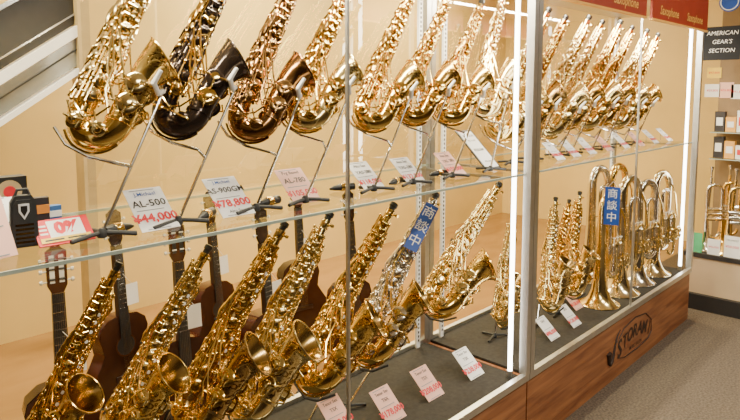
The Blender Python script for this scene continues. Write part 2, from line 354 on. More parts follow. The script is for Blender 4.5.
    for z0, an in ((.30,-118),(.325,-106),(.35,-96)):
        a, n = pt(z0, an, .019); b, _ = pt(z0+.05, an, .021); c, _ = pt(z0+.07, an, .011)
        MB().sweep([a, a.lerp(b,.5)+n*.004, b, c], [.003,.0052,.0048,.002], 8).build('side_key', 'gold', t)
    for z0, an in ((.50,95),(.53,75),(.545,110)):
        a, n = pt(z0, an, .011); b, _ = pt(z0-.03, an+4, .026); c, _ = pt(z0-.055, an+8, .023)
        MB().sweep([a, b, c], [.002,.005,.004], 8).build('palm_key', 'gold', t)
    for k in range(4):
        q, n = pt(.225+.016*k, 62, .023); MB().lathe([(.003,-.009),(.008,-.002),(.010,0),(.009,.0025)], q, n, 10).build('table_key', 'gold', t)
    mb = MB(); mb.sweep([V((.046,0,.190))+V((math.cos(w)*.016,0,math.sin(w)*.016)) for w in [2*math.pi*i/20 for i in range(20)]], .003, 8, closed=True)
    mb.sweep([(.022,0,.190),(.031,0,.190)], .004, 8); mb.sweep([(.061,0,.190),(.070,0,.190)], .004, 8).build('bell_brace', 'gold', t)
    for sg in (-1, 1):
        MB().sweep([(bx-.01,sg*.036,.17),(bx-.05,sg*.045,.24),(.0,sg*.035,.34),(0,sg*.027,.40)], .0026, 6).build('long_lever', 'gold', t)
        MB().sweep([(bx-.02,sg*.036,.12),(bx-.06,sg*.044,.19),(.0,sg*.038,.30)], .0026, 6).build('long_lever', 'gold', t)
        MB().sweep([(bx-.02,sg*.034,.09),(bx-.045,sg*.042,.14),(bx-.05,sg*.042,.20),(.012,sg*.036,.27)], .0026, 6).build('long_lever', 'gold', t)
    KIDS[t.name] = list(t.children)
    return t
PROTO = {}; LEN = {'alto_saxophone': (1.0, .645, .96, .0280), 'tenor_saxophone': (1.0, .645, .98, .0295)}
def frame(B, a, b, s):
    a = a.normalized(); b = (b-a*b.dot(a)).normalized(); c = a.cross(b)
    m = Matrix(((b.x,c.x,a.x),(b.y,c.y,a.y),(b.z,c.z,a.z))).to_4x4()
    return Matrix.Translation(B) @ m @ Matrix.Scale(s, 4)
def stand(Mx, a, floor, label, mode, group):
    """a rod-and-hook stand standing on the shelf or deck, carrying the saxophone of matrix Mx"""
    q = Mx @ (V((.146,.035,.20)) if mode == 'side' else V((-.052,.03,.30)))
    k = (q.z-floor-.012)/a.z
    f = q-a*k
    f.y = min(max(f.y, .11), CD-.12)
    t = thing('saxophone_stand', label, 'instrument stand', (f.x, f.y, floor), 0, group)
    o = V((f.x, f.y, floor)); L = lambda p: (Mx @ V(p))-o
    top = q-o; base = V((0,0,.012))
    MB().sweep([base, top], .0042, 8).build('upright_rod', 'chrome', t)
    MB().lathe([(.010,.002),(.012,.005),(.010,.018),(.006,.024)], (0,0,0), (0,0,1), 12).build('hub', 'rubber', t)
    for an in (190, 335, 85):
        e = V((math.cos(R(an))*.072, math.sin(R(an))*.072, .006))
        MB().sweep([(0,0,.014), e*.5+V((0,0,.008)), e, e*1.05], [.0055,.0055,.006,.005], 8).build('leg', 'rubber', t)
    if mode == 'side':
        mid = top.lerp(base, .55)
        MB().sweep([mid, L((.130,.0,-.01)), L((.06,.0,-.014)), L((.0,0,-.002)), L((-.042,0,.03))], .0042, 8).build('cradle_arm', 'chrome', t)
        MB().sweep([top, L((.151,.0,.18)), L((.144,-.035,.19)), L((.154,-.05,.22))], [.006,.007,.007,.005], 8).build('bell_hook', 'white', t)
    else:
        MB().sweep([top.lerp(base,.55), L((-.045,0,.05)), L((0,0,.004)), L((.05,0,-.015)), L((.09,0,-.006)), L((.131,0,.03))], .0042, 8).build('cradle_arm', 'rubber', t)
        MB().sweep([top, L((-.042,0,.30)), L((-.030,-.03,.30))], [.005,.005,.005], 8).build('back_hook', 'rubber', t)
    return t
def setcol(root, scheme):
    bs, ks = (scheme.split('/')*2)[:2]; cnt = [0]
    def f(n):
        if n in ('end_plug', 'pearl_inlay'): return None
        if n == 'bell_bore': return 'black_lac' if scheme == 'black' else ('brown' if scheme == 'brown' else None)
        if scheme == 'black':
            cnt[0] += 1
            if n in ('key_cup', 'key_rod'): return 'gold' if cnt[0] % 3 == 0 else 'black_lac'
            return 'black_lac' if n in ('body','bow','bell','bow_guard','neck_receiver','bell_rim') else 'gold'
        if scheme == 'brown': return 'brown' if n in ('body','bow','bell','bell_rim','bow_guard','neck_receiver') else 'brown2'
        if scheme == 'silver2': return 'silver' if n in ('body','neck_receiver','key_cup','key_rod','key_touch','side_key') else ('gold_e' if n == 'bell' else 'gold')
        if n == 'bell': return bs+'_e'
        return bs if n in ('body','bow','bell_rim','neck_receiver') else ks
    recolor(root, f)
def sax(B, T, bdir, s, scheme, label, slabel, floor, mode, group, sgroup, kind='alto_saxophone'):
    k_, ln, bk, r0 = LEN[kind]
    if kind not in PROTO: PROTO[kind] = o = make_sax(kind, k_, bk, r0)
    else: o = dup(PROTO[kind])
    a = (T-B).normalized()
    if s is None:
        s = min(max((T-B).length/ln, .78), 1.16); B = T-a*ln*s
    Mx = frame(B, a, V(bdir), s); o.matrix_world = Mx
    tag(o, label, 'saxophone', group); setcol(o, scheme)
    stand(Mx, a, floor, slabel, mode, sgroup)
    return Mx
G1 = 'saxophones on the nearer glass shelf'; S1 = 'rod stands on the nearer glass shelf'
upper = [((66,144),(138,-8),1.02,'gold/gold2','bright gold saxophone leaning on the glass shelf, leftmost of the upper row','leftmost of the upper row'),
 ((152,131),(220,-14),1.0,'black','near-black lacquered saxophone with gold keys on the glass shelf','near-black saxophone'),
 ((228,135),(290,-9),1.0,'brown','dark bronze saxophone on the glass shelf, directly right of the near-black one','bronze saxophone right of the near-black one'),
 ((285,125),(343,-4),.98,'gold2/gold','pale gold saxophone on the shelf, just left of the glass seam','pale saxophone just left of the glass seam'),
 ((353,125),(409,-4),1.0,'gold','gold saxophone on the nearer shelf, first right of the glass seam','first shelf saxophone right of the glass seam'),
 ((396,119),(448,-4),.98,'gold3/gold','darker gold saxophone on the nearer shelf, second right of the glass seam','second shelf saxophone right of the glass seam'),
 ((435,119),(484,-4),.98,'gold','gold saxophone on the nearer shelf, third right of the glass seam','third shelf saxophone right of the glass seam'),
 ((472,113),(500,6),.95,'gold2','pale gold saxophone on the nearer shelf, right beside the centre post','shelf saxophone beside the centre post')]
for (b, t, s, sch, lab, sl) in upper:
    sax(P(b[0], b[1], .25), P(t[0], t[1], .29), (.75,-.66,0), s, sch, lab, 'silver rod stand holding the '+sl, SHELF, 'side', G1, S1)
G2 = 'saxophones in the lower part of the nearer case'; S2 = 'stands in the lower part of the nearer case'
lower = [((20,468),(120,262),'gold3/gold','gold saxophone in the lower row, leftmost, cut by the bottom picture edge','leftmost lower saxophone'),
 ((100,448),(210,245),'gold/gold2','gold saxophone in the lower row, second from left, below the ¥44,000 card','second lower saxophone from left'),
 ((172,428),(286,222),'antique/gold','antique gold saxophone in the lower row, third from left','third lower saxophone from left'),
 ((228,418),(331,212),'gold2','pale gold saxophone in the lower row, just left of the glass seam','lower saxophone just left of the glass seam'),
 ((288,398),(395,203),'gold','gold saxophone in the lower row, crossing behind the glass seam','lower saxophone crossing behind the glass seam'),
 ((338,384),(437,193),'silver2','saxophone with silver upper body in the lower row, carrying a blue card','silver-bodied saxophone'),
 ((390,358),(500,183),'gold/gold2','gold saxophone in the lower row, directly right of the silver one','lower saxophone right of the silver one')]
LM = []
for i, (b, t, sch, lab, sl) in enumerate(lower):
    LM.append(sax(P(b[0], b[1], .29), P(t[0], t[1], .29), ((.1,-.9,0),(.1,-.87,0),(.3,-.9,0),(.12,-.87,0),(.25,-.85,0),(.15,-.9,0),(.35,-.9,0))[i], None, sch, lab, 'black stand under the '+sl, DECK, 'front', G2, S2, 'tenor_saxophone'))
sax(P(497,325,.30), P(513,215,.33), (-.5,-1,0), .85, 'gold2', 'small pale gold saxophone standing upright in the lower row beside the centre post', 'black stand under the small lower saxophone beside the centre post', DECK, 'front', G2, S2)
G3 = 'saxophones on the farther glass shelf'; S3 = 'rod stands on the farther glass shelf'
ords = ['first from the centre post','second from the centre post','third from the centre post','fourth from the centre post','fifth from the centre post','sixth from the centre post','seventh from the centre post','eighth, nearest the far end']
for i in range(8):
    B = V((2.44+.217*i, .33, 1.345+[0,.02,-.01,.025,.01,.03,0,.01][i]))
    sax(B, B+V((.60,-.20,1)), (.55,-.8,0), [1.10,1.03,1.12,1.04,1.10,1.03,1.08,1.04][i], ['gold/gold2','antique/gold','gold2','gold3/gold2','gold2/gold','gold3/gold','gold2','gold'][i], 'gold saxophone on the farther shelf, '+ords[i], 'rod stand on the farther shelf, under the saxophone '+ords[i], SHELF, 'side', G3, S3)
G4 = 'saxophones on the deck of the farther case'
for i, (u, v, u2, v2, y, sch, w) in enumerate([(543,310,555,205,.22,'gold2','nearest the centre post'),(553,296,570,196,.38,'gold3/gold','in the middle'),(565,296,580,192,.22,'gold2/gold','nearest the horns')]):
    sax(P(u, v, y), P(u2, v2, y+.05), (-.2,-1,0), .92, sch, 'gold saxophone standing low in the farther case, '+w, 'black stand in the farther case under the low saxophone '+w, DECK, 'front', G4, 'stands on the deck of the farther case')
# ---------------------------------------------------------------- brass horns
def make_horn():
    t = thing('euphonium', '', 'brass horn')
    zs = [0,.004,.018,.045,.09,.16,.25,.34]; rr = [.115,.110,.088,.065,.048,.037,.030,.026]
    mb = MB(); mb.sweep([(0,0,z) for z in zs[::-1]]+[(0,0,z) for z in zs[1:6]], rr[::-1]+[r-.003 for r in rr[1:6]], 30); mb.build('bell', 'palebrass', t)
    mb = MB(); mb.sweep([(math.cos(w)*.114, math.sin(w)*.114, .003) for w in [2*math.pi*i/36 for i in range(36)]], .003, 8, closed=True); mb.build('bell_rim', 'palebrass', t)
    arc = lambda cx, cz, r, a0, a1, y=0, n=12: [(cx+r*math.cos(a0+(a1-a0)*i/n), y, cz+r*math.sin(a0+(a1-a0)*i/n)) for i in range(n+1)]
    p = [(0,0,.34),(0,0,.50)]+arc(.085,.56,.085,math.pi,0)+[(.17,0,.30)]+arc(.125,.19,.045,0,-math.pi)+[(.08,0,.3)]
    MB().sweep(p, [.026-.012*i/(len(p)-1) for i in range(len(p))], 14).build('main_tube', 'palebrass', t)
    p = [(.04,-.03,.30),(.04,-.03,.46)]+arc(.08,.50,.04,math.pi,0,-.03)+[(.12,-.03,.22)]+arc(.09,.20,.03,0,-math.pi,-.03)+[(.06,-.03,.26)]
    MB().sweep(p, .010, 10).build('tuning_slide', 'silver', t)
    p = [(.025,-.085,.20),(.025,-.085,.34)]+arc(.06,.36,.035,math.pi,0,-.085,8)+[(.095,-.085,.19)]+arc(.06,.17,.035,0,-math.pi*.95,-.085,8)
    MB().sweep(p, .0075, 8).build('coil', 'gold2', t)
    MB().sweep(arc(.145,.26,.036,0,2*math.pi*.94,-.085,16), .0065, 8).build('coil', 'palebrass', t)
    for k in range(3):
        x = .045+.036*k
        v = MB().lathe([(.010,.20),(.0155,.205),(.0155,.215),(.0140,.218),(.0140,.345),(.0155,.348),(.0155,.36),(.010,.366)], (x,-.055,0), (0,0,1), 16).build('valve', 'silver', t)
        c = MB().lathe([(.0035,.364),(.0035,.395),(.009,.397),(.009,.402)], (x,-.055,0), (0,0,1), 12).build('finger_button', 'pearl', v); KIDS[v.name] = [c]
        MB().sweep([(x,-.068,.24),(x,-.095,.24),(x,-.105,.255),(x,-.105,.275),(x,-.095,.29),(x,-.068,.29)], .006, 8).build('valve_slide', 'gold2', t)
    MB().sweep([(.17,-.02,.56),(.20,-.03,.49),(.19,-.050,.36),(.13,-.055,.33)], .006, 8).build('lead_pipe', 'gold2', t)
    MB().lathe([(.006,0),(.008,.02),(.013,.045),(.014,.05)], (.17,-.02,.56), (-.3,.2,1), 12).build('mouthpiece', 'silver', t)
    MB().sweep([(.02,0,.36),(.155,0,.36)], .004, 8).build('brace', 'gold2', t)
    KIDS[t.name] = list(t.children); return t
HP = None
for i, (x, y, s, rz, sch, lab) in enumerate([(3.38,.16,.96,-8,'gold2','gold horn standing bell down in front, nearest the deck saxophones'),
    (3.66,.165,1.06,-10,None,'pale brass horn standing bell down, second in front from the deck saxophones'),
    (3.80,.41,1.10,-6,'silver','silver horn standing bell down in the back row of the farther case'),
    (3.94,.165,.98,-14,'silver','silver horn standing bell down, third in front from the deck saxophones'),
    (4.10,.41,1.08,-6,'gold','deeper gold horn standing bell down in the back row, nearest the far end'),
    (4.21,.165,1.03,-10,None,'pale brass horn standing bell down in front, nearest the far end')]):
    if HP is None: HP = make_horn(); o = HP
    else: o = dup(HP)
    o.location = (x, y, DECK+.0005); o.rotation_euler = (0,0,R(rz)); o.scale = (s,s,s)
    tag(o, lab, 'brass horn', 'horns standing on their bells')
    recolor(o, lambda n: (sch or 'palebrass') if n in ('bell','bell_rim','main_tube') else None)
def make_trumpet():
    t = thing('trumpet', '', 'trumpet')
    zs = [0,.003,.012,.03,.06,.11,.18,.26]; rr = [.064,.061,.050,.038,.028,.020,.014,.010]
    MB().sweep([(0,0,z) for z in zs[::-1]]+[(0,0,z) for z in zs[1:5]], rr[::-1]+[r-.0015 for r in rr[1:5]], 22).build('bell','gold2',t)
    arc = lambda cx, cz, r, a0, a1, n=10: [(cx+r*math.cos(a0+(a1-a0)*i/n), 0, cz+r*math.sin(a0+(a1-a0)*i/n)) for i in range(n+1)]
    MB().sweep([(0,0,.26),(0,0,.36)]+arc(.045,.37,.045,math.pi,0)+[(.09,0,.2)], .0100, 10).build('main_tube','gold2',t)
    MB().sweep(arc(.05,.12,.035,0,-math.pi)+[(.015,.02,.2),(.03,.02,.46)], .0088, 10).build('lead_pipe','gold2',t)
    for k in range(3):
        MB().lathe([(.010,-.05),(.0145,-.048),(.013,-.04),(.013,.04),(.0145,.045),(.005,.05),(.004,.07),(.009,.071),(.009,.075)], (.045,0,.2+.03*k), (1,0,.0), 12).build('valve','silver',t)
    MB().lathe([(.005,0),(.006,.04),(.013,.07),(.013,.076)], (.03,.02,.45), (0,0,1), 12).build('mouthpiece','silver',t)
    KIDS[t.name] = list(t.children); return t
# ---------------------------------------------------------------- price cards
def card_matrix(p, lean, yaw):
    r = V((math.cos(R(yaw)), math.sin(R(yaw)), 0)); up = V((-math.sin(R(yaw))*math.sin(R(lean)), math.cos(R(yaw))*math.sin(R(lean)), math.cos(R(lean))))
    n = r.cross(up)
    return Matrix(((r.x,up.x,n.x,p.x),(r.y,up.y,n.y,p.y),(r.z,up.z,n.z,p.z),(0,0,0,1)))
def card(p, w, h, lines, label, group=None, lean=48, yaw=0, paper='white', border=None, name='price_card', foot=True):
    t = thing(name, label, 'price card', (0,0,0), 0, group); t.matrix_world = card_matrix(p, lean, yaw)
    if border:
        e = .006 if name == 'sale_card' else .010
        MB().box((-w/2-e,0,-.004),(w/2+e,h+e,-.001)).build('frame', border, t, False); MB().box((-w/2,e,-.001),(w/2,h,.0004)).build('paper', paper, t, False)
    else: MB().box((-w/2,0,-.0015),(w/2,h,0)).build('paper', paper, t, False)
    for s, fy, size, m in lines: text(s, size*h, m, t, (0, fy*h, .0012), bold=.03 if m == 'red' else .012)
    if name == 'price_card':
        for fy, k in ((.95,.36),(.47,.40),(.035,.33)): MB().box((-w*k,fy*h-.0012,.0004),(w*k*.8,fy*h+.0012,.0008)).build('print_line', 'greyink', t, False)
    if foot and lean > 5:
        mi = t.matrix_world.inverted(); top = t.matrix_world @ V((0, h*.75, -.003)); bot = V((top.x, top.y, p.z))
        MB().sweep([mi @ top, mi @ bot], .0018, 6).build('easel_leg', 'chrome', t)
    return t
GC = 'price cards on the nearer shelf edge'
sh = lambda u, v: (lambda p: V((p.x, max(p.y, .03), SHELF+.0015)))(PZ(u, v, SHELF))
dk = lambda u, v: (lambda p: V((p.x, max(p.y, .035), DECK+.0015)))(PZ(u, v, DECK))
card(sh(162,230), .100, .135, [('J.Michael',.85,.12,'blueink'),('AL-500',.62,.22,'blackink'),('¥44,000',.28,.26,'red')], 'white price card reading ¥44,000 at the shelf edge', GC)
card(sh(240,216), .105, .14, [('J.Michael',.87,.11,'blueink'),('AS-900GM',.66,.19,'blackink'),('¥78,800',.32,.25,'red'),('Alto Sax',.12,.10,'blackink')], 'white price card under the near-black saxophone, with a red price', GC)
card(sh(309,203), .105, .14, [('Prg Based',.87,.12,'blackink'),('AL-780',.64,.20,'blackink'),('¥105,000',.28,.22,'red')], 'salmon price card under the shelf saxophone left of the glass seam', GC, paper='pink')
for i, (u, v, lab, pr, pp) in enumerate([(376,190,'white price card on the nearer shelf, first right of the glass seam','¥118,000','white'),(418,184,'white price card on the nearer shelf, second right of the glass seam','¥132,000','white'),(460,176,'salmon price card on the nearer shelf, third right of the glass seam','¥158,000','pink')]):
    card(sh(u, v), .10, .13, [('Alto Sax',.84,.13,'blackink'),('YAS-280',.62,.16,'blackink'),(pr,.28,.22,'red')], lab, GC, paper=pp)
card(sh(494,169), .10, .22, [('ANTIGUA',.88,.08,'blackink'),('PRO ONE',.75,.06,'blackink'),('¥220,000',.5,.09,'blackink'),('Alto Sax',.2,.06,'blackink')], 'black-framed tall white certificate card on the nearer shelf by the post', None, 46, 0, 'white', 'plug', 'certificate_card')
card(sh(6,250), .085, .135, [('MODEL',.84,.09,'blackink'),('Alto',.68,.12,'blackink')], 'plain white leaning card at the left end of the nearer shelf', GC, 40, 0)
card(P(0,236,.12)*1.0+V((0,0,SHELF+.0015-P(0,236,.12).z)), .07, .14, [('Sax',.8,.12,'blackink')], 'salmon leaflet tilted behind the plain white card at shelf left end', GC, 24, 14, 'pink')
sc = card(sh(69,243), .108, .066, [], 'white and red sale card with zero percent and yellow band at shelf edge', None, 48, 0, 'white', 'red', 'sale_card')
text('0%', .044, 'red', sc, (.008,.042,.0012), bold=.06)
MB().box((-.054,.006,.0006),(.054,.019,.0012)).build('yellow_band', 'yellow', sc, False)
MB().box((-.054,.019,.0006),(-.032,.066,.0012)).build('red_band', 'red', sc, False)
MB().box((.044,.019,.0006),(.054,.066,.0012)).build('red_band', 'red', sc, False)
for k in range(3): MB().box((-.051,.028+.011*k,.0013),(-.035,.033+.011*k,.0016)).build('print_line', 'white', sc, False)
for k in range(2): MB().box((-.046+.048*k,.010,.0013),(-.006+.048*k,.014,.0016)).build('print_line', 'blackink', sc, False)
GR = 'price cards on the farther shelf edge'
for i, (u, v) in enumerate([(562,160),(578,157),(594,154),(611,151),(628,148),(643,146),(657,143),(671,141)]):
    card(sh(u, v), .085, .12, [('Sax',.8,.14,'blackink'),('¥%d,000' % (180+20*i),.28,.22,'red')], 'price card on the farther shelf, '+ords[i], GR, paper='pink' if i in (3, 5) else 'white')
GD = 'price cards on the nearer case deck'
for i, (u, v, w, pp) in enumerate([(346,432,'salmon price card on the dark deck, leftmost, cut by the picture edge','pink'),(398,421,'salmon price card on the dark deck, second from left','pink'),(437,398,'salmon price card on the dark deck, third from left','pink'),(478,377,'white price card on the dark deck nearest the centre post','white')]):
    card(dk(u, v), .10, .135, [('Tenor Sax',.84,.12,'blackink'),('TSX',.64,.14,'blackink'),('¥%d,000' % (148+30*i),.28,.24,'red')], w, GD, paper=pp)
for i, (u, v, w, pp) in enumerate([(556,339,'white price card on the farther case deck, nearest the centre post','white'),(578,326,'white price card on the farther case deck, second from the post','white'),(580,309,'salmon price card on the farther case deck, farthest back','pink')]):
    card(dk(u, v), .09, .125, [('SAX',.8,.14,'blackink'),('¥%d,000' % (98+30*i),.28,.22,'red')], w, 'price cards on the farther case deck', paper=pp)
# blue vertical cards
def banner(center, up, n, w, h, label):
    up = up.normalized(); n = (n-up*n.dot(up)).normalized(); r = up.cross(n)
    t = thing('reserved_card', label, 'sign card', (0,0,0)); p = center
    t.matrix_world = Matrix(((r.x,up.x,n.x,p.x),(r.y,up.y,n.y,p.y),(r.z,up.z,n.z,p.z),(0,0,0,1)))
    MB().box((-w/2,-h/2,-.001),(w/2,h/2,0)).build('card', 'banner', t, False)
    for k, ch in enumerate('商談中'): text(ch, min(h*.27, w*.95), 'white', t, (0, h*(.31-.31*k), .001))
    MB().sweep([(-w*.3,h/2,0),(0,h/2+.03,-.004),(w*.3,h/2,0)], .001, 6).build('string', 'white', t)
mx = LM[5]; ax = (mx.to_3x3() @ V((0,0,1))).normalized()
pc = mx @ V((.0,.0,.50)); pc = pc+(CAM-pc).normalized()*.065+RIGHT*.008
banner(pc, ax, CAM-pc, .055, .21, 'blue vertical reserved card hanging on the silver saxophone')
pc = P(612,206,.035); banner(pc, V((0.05,0,1)), CAM-pc, .075, .20, 'blue vertical reserved card hanging on the horns in the farther case')
# ---------------------------------------------------------------- small things at the left end of the shelf
p = P(4,170,.30)
t = thing('reed_box', 'small dark box with cream round sticker and orange stripe at left end of shelf', 'box', (p.x+.005, .30, SHELF))
MB().box((-.045,-.02,0),(.035,.02,.145)).build('carton', 'plug', t, False)
MB().lathe([(.026,0),(.026,.001)], (-.002,-.0202,.112), (0,-1,0), 24).build('round_sticker', 'cream2', t); MB().lathe([(.013,0),(.013,.001)], (-.002,-.0214,.112), (0,-1,0), 18).build('red_dot', 'red', t)
MB().box((-.045,-.0212,.055),(.035,-.0200,.070)).build('orange_stripe', 'orange', t, False)
p = P(24,200,.19)
t = thing('gig_pouch', 'small black pouch with white shield emblem standing at left end of shelf', 'pouch', (p.x, .20, SHELF), R(-10))
t.scale = (.80,.80,.86)
mb = MB(); out = [(-.030,0),(.030,0),(.034,.03),(.031,.115),(.020,.132),(-.020,.132),(-.031,.115),(-.034,.03)]
mb.prism(out, -.014, .014); mb.prism([(x*.85, z*.88+.006) for x, z in out], -.019, .019); mb.build('pouch_body', 'rubber', t)
MB().prism([(-.013,.112),(.013,.112),(.013,.092),(0,.072),(-.013,.092)], -.0215, -.0195).build('shield_emblem', 'white', t, False)
MB().prism([(-.008,.107),(.008,.107),(.008,.094),(0,.080),(-.008,.094)], -.0225, -.0216).build('shield_centre', 'greypanel', t, False)
for k in range(5): MB().box((-.022,-.0205,.012+.011*k),(.022,-.0188,.017+.011*k)).build('pattern_stripe', 'brown', t, False)
MB().sweep([(-.018,0,.130),(-.012,0,.146),(.012,0,.146),(.018,0,.130)], .004, 8).build('handle', 'rubber', t)
for i, (u, yy, w, h, cm, st, lab) in enumerate([(40,.32,.035,.085,'darkbox','orange','small dark packet with orange band behind the shield pouch'),(53,.33,.030,.060,'bluebox','white','small blue packet with white band behind the shield pouch'),(18,.36,.032,.105,'darkbox','cream2','tall dark packet with cream band between sticker box and pouch')]):
    p = P(u, 200, yy); t = thing('accessory_packet', lab, 'packet', (p.x, yy, SHELF), R(-6+8*i), 'accessory packets at the shelf end')
    MB().box((-w/2,-.010,0),(w/2,.010,h)).build('packet', cm, t, False); MB().box((-w/2-.0003,-.0106,h*.55),(w/2+.0003,-.0096,h*.8)).build('band', st, t, False)
for i, (u, yy, an, lab) in enumerate([(118,.17,200,'black mouthpiece lying on the shelf behind the ¥44,000 card'),(268,.20,10,'black mouthpiece lying on the shelf between bronze and pale saxophones'),(205,.16,35,'black mouthpiece lying between the ¥44,000 card and the next white card'),(342,.24,-20,'black mouthpiece lying on the shelf just left of the glass seam'),(395,.20,15,'black mouthpiece lying between the white cards right of the seam'),(438,.22,-10,'black mouthpiece lying on the shelf left of the salmon card')]):
    p = P(u, 200, yy); t = thing('mouthpiece', lab, 'mouthpiece', (p.x, yy, SHELF+.0135), R(an), 'mouthpieces on the nearer shelf')
    MB().sweep([(-.045,0,-.004),(-.03,0,-.002),(0,0,0),(.02,0,0),(.045,0,0)], [.003,.008,.0125,.0130,.0125], 14).build('beak', 'plug', t)
    MB().lathe([(.0132,0),(.0135,.002),(.0135,.020),(.0132,.022)], (-.005,0,0), (1,0,0), 14).build('ligature', 'gold', t)
# ---------------------------------------------------------------- guitars behind the case
def make_guitar():
    t = thing('acoustic_guitar', '', 'guitar')
    half = [(0,0),(.10,.006),(.165,.05),(.192,.12),(.185,.19),(.145,.25),(.122,.29),(.130,.34),(.142,.385),(.130,.43),(.085,.465),(.03,.475),(0,.475)]
    out = half+[(-x,z) for x, z in half[-2:0:-1]]
    MB().prism(out, -.045, .05).build('body', 'guit', t)
    MB().prism([(x*.985,z*.985+.004) for x, z in out], -.049, -.045).build('soundboard', 'spruce', t)
    MB().lathe([(.058,0),(.058,.0012)], (0,-.0485,.315), (0,-1,0), 28).build('rosette', 'headm', t); MB().lathe([(.050,0),(.050,.0022)], (0,-.0485,.315), (0,-1,0), 28).build('soundhole', 'plug', t)
    MB().box((-.07,-.058,.14),(.07,-.048,.168)).build('bridge', 'neckm', t, False)
    mb = MB(); mb.prism([(-.029,.44),(.029,.44),(.022,.84),(-.022,.84)], -.054, -.025); mb.build('neck', 'neckm', t)
    mb = MB(); mb.prism([(-.029,.36),(.029,.36),(.0225,.84),(-.0225,.84)], -.060, -.054); fb = mb.build('fretboard', 'plug', t)
    for i in range(12):
        z = .15+(.84-.15)*2**(-i/12); MB().box((-.024,-.0612,z-.001),(.024,-.0600,z+.001)).build('fret', 'chrome', t, False)
    mb = MB(); mb.prism([(-.022,.84),(.022,.84),(.036,.87),(.038,1.005),(.022,1.015),(.012,1.03),(0,1.022),(-.012,1.03),(-.022,1.015),(-.038,1.005),(-.036,.87)], -.050, -.034); mb.build('headstock', 'guit2', t)
    for s in (-1, 1):
        for k in range(3):
            MB().sweep([(s*.034,-.042,.885+k*.042),(s*.050,-.042,.885+k*.042),(s*.052,-.042,.885+k*.042),(s*.062,-.042,.885+k*.042)], [.003,.003,.009,.008], 8).build('tuning_peg', 'pearl', t)
    for k in range(6): MB().sweep([(-.024+.0096*k,-.062,.155),(-.017+.0068*k,-.063,.845)], .0007, 4).build('string', 'chrome', t)
    KIDS[t.name] = list(t.children); return t
def gstand(x, y, rz, label):
    t = thing('guitar_stand', label, 'instrument stand', (x, y, 0), rz, 'guitar stands behind the nearer case')
    MB().sweep([(-.13,-.13,.006),(0,.03,.02),(.13,-.13,.006)], .008, 8).build('front_legs', 'rubber', t); MB().sweep([(0,.03,.02),(0,.22,.006)], .008, 8).build('rear_leg', 'rubber', t)
    for s in (-1,1): MB().sweep([(0,.10,.02),(s*.09,.085,.10),(s*.09,-.08,.10),(s*.09,-.10,.135)], .008, 8).build('support_arm', 'rubber', t)
    MB().sweep([(0,.10,.02),(0,.135,.42)], .008, 8).build('back_post', 'rubber', t); MB().sweep([(-.07,.105,.42),(.07,.105,.42)], .008, 8).build('back_bar', 'rubber', t)
GP = None
nth = ['leftmost','second','third','fourth','fifth','sixth','seventh']
slot_g = []
for i, (u, v, y, col, lab) in enumerate([(47,262,.94,'guit2','dark brown classical guitar with slotted headstock behind the case, leftmost'),
    (112,290,1.45,'guit','red-brown acoustic guitar behind the case, second from left'),
    (168,240,1.0,'guit','red-brown classical guitar behind the case, headstock under the ¥44,000 card'),
    (206,280,1.55,'guit','red-brown acoustic guitar behind the case, fourth from left'),
    (254,238,1.0,'guit','red-brown acoustic guitar behind the case, fifth from left'),
    (290,250,1.55,'guit2','dark acoustic guitar behind the case, sixth from left'),
    (340,238,1.05,'guit','red-brown acoustic guitar behind the case, nearest the glass seam')]):
    p = P(u, v, y+.10); s = (p.z-.11)/1.03; s = min(max(s, .88), 1.05)
    if GP is None: GP = make_guitar(); o = GP
    else: o = dup(GP)
    rz = R([-12,10,-6,12,8,-10,-4][i])
    o.matrix_world = Matrix.Translation((p.x, y, .111)) @ Matrix.Rotation(rz,4,'Z') @ Matrix.Rotation(R(-5),4,'X') @ Matrix.Scale(s,4)
    tag(o, lab, 'guitar', 'acoustic guitars behind the nearer case'); recolor(o, lambda n: col if n in ('body',) else ('spruce2' if col == 'guit2' and n == 'soundboard' else None))
    if i in (0, 2): slot_g.append(o)
    gstand(p.x, y, rz, 'black tubular stand under the '+nth[i]+' guitar behind the case')
    tg = thing('hang_tag', 'white paper tag on the '+nth[i]+' guitar behind the case', 'price tag', (0,0,0), 0, 'tags on the guitars')
    tg.matrix_world = o.matrix_world @ Matrix.Translation((.05,-.07,.60)); MB().box((-.034,-.001,-.08),(.034,0,.03)).build('paper', 'white', tg, False); MB().sweep([(0,0,.03),(-.045,.0,.09)], .0012, 5).build('string', 'white', tg)
for g in slot_g:
    recolor(g, lambda n: 'headm' if n == 'headstock' else None)
    for s in (-1, 1):
        MB().prism([(s*.008,.880),(s*.026,.880),(s*.026,.990),(s*.008,.990)], -.0508, -.0495).build('headstock_slot', 'pearl' if g is slot_g[0] else 'plug', g, False)
        for k in range(3): MB().sweep([(s*.008,-.052,.895+k*.04),(s*.028,-.052,.895+k*.04)], .004, 8).build('string_roller', 'plug' if g is slot_g[0] else 'pearl', g)
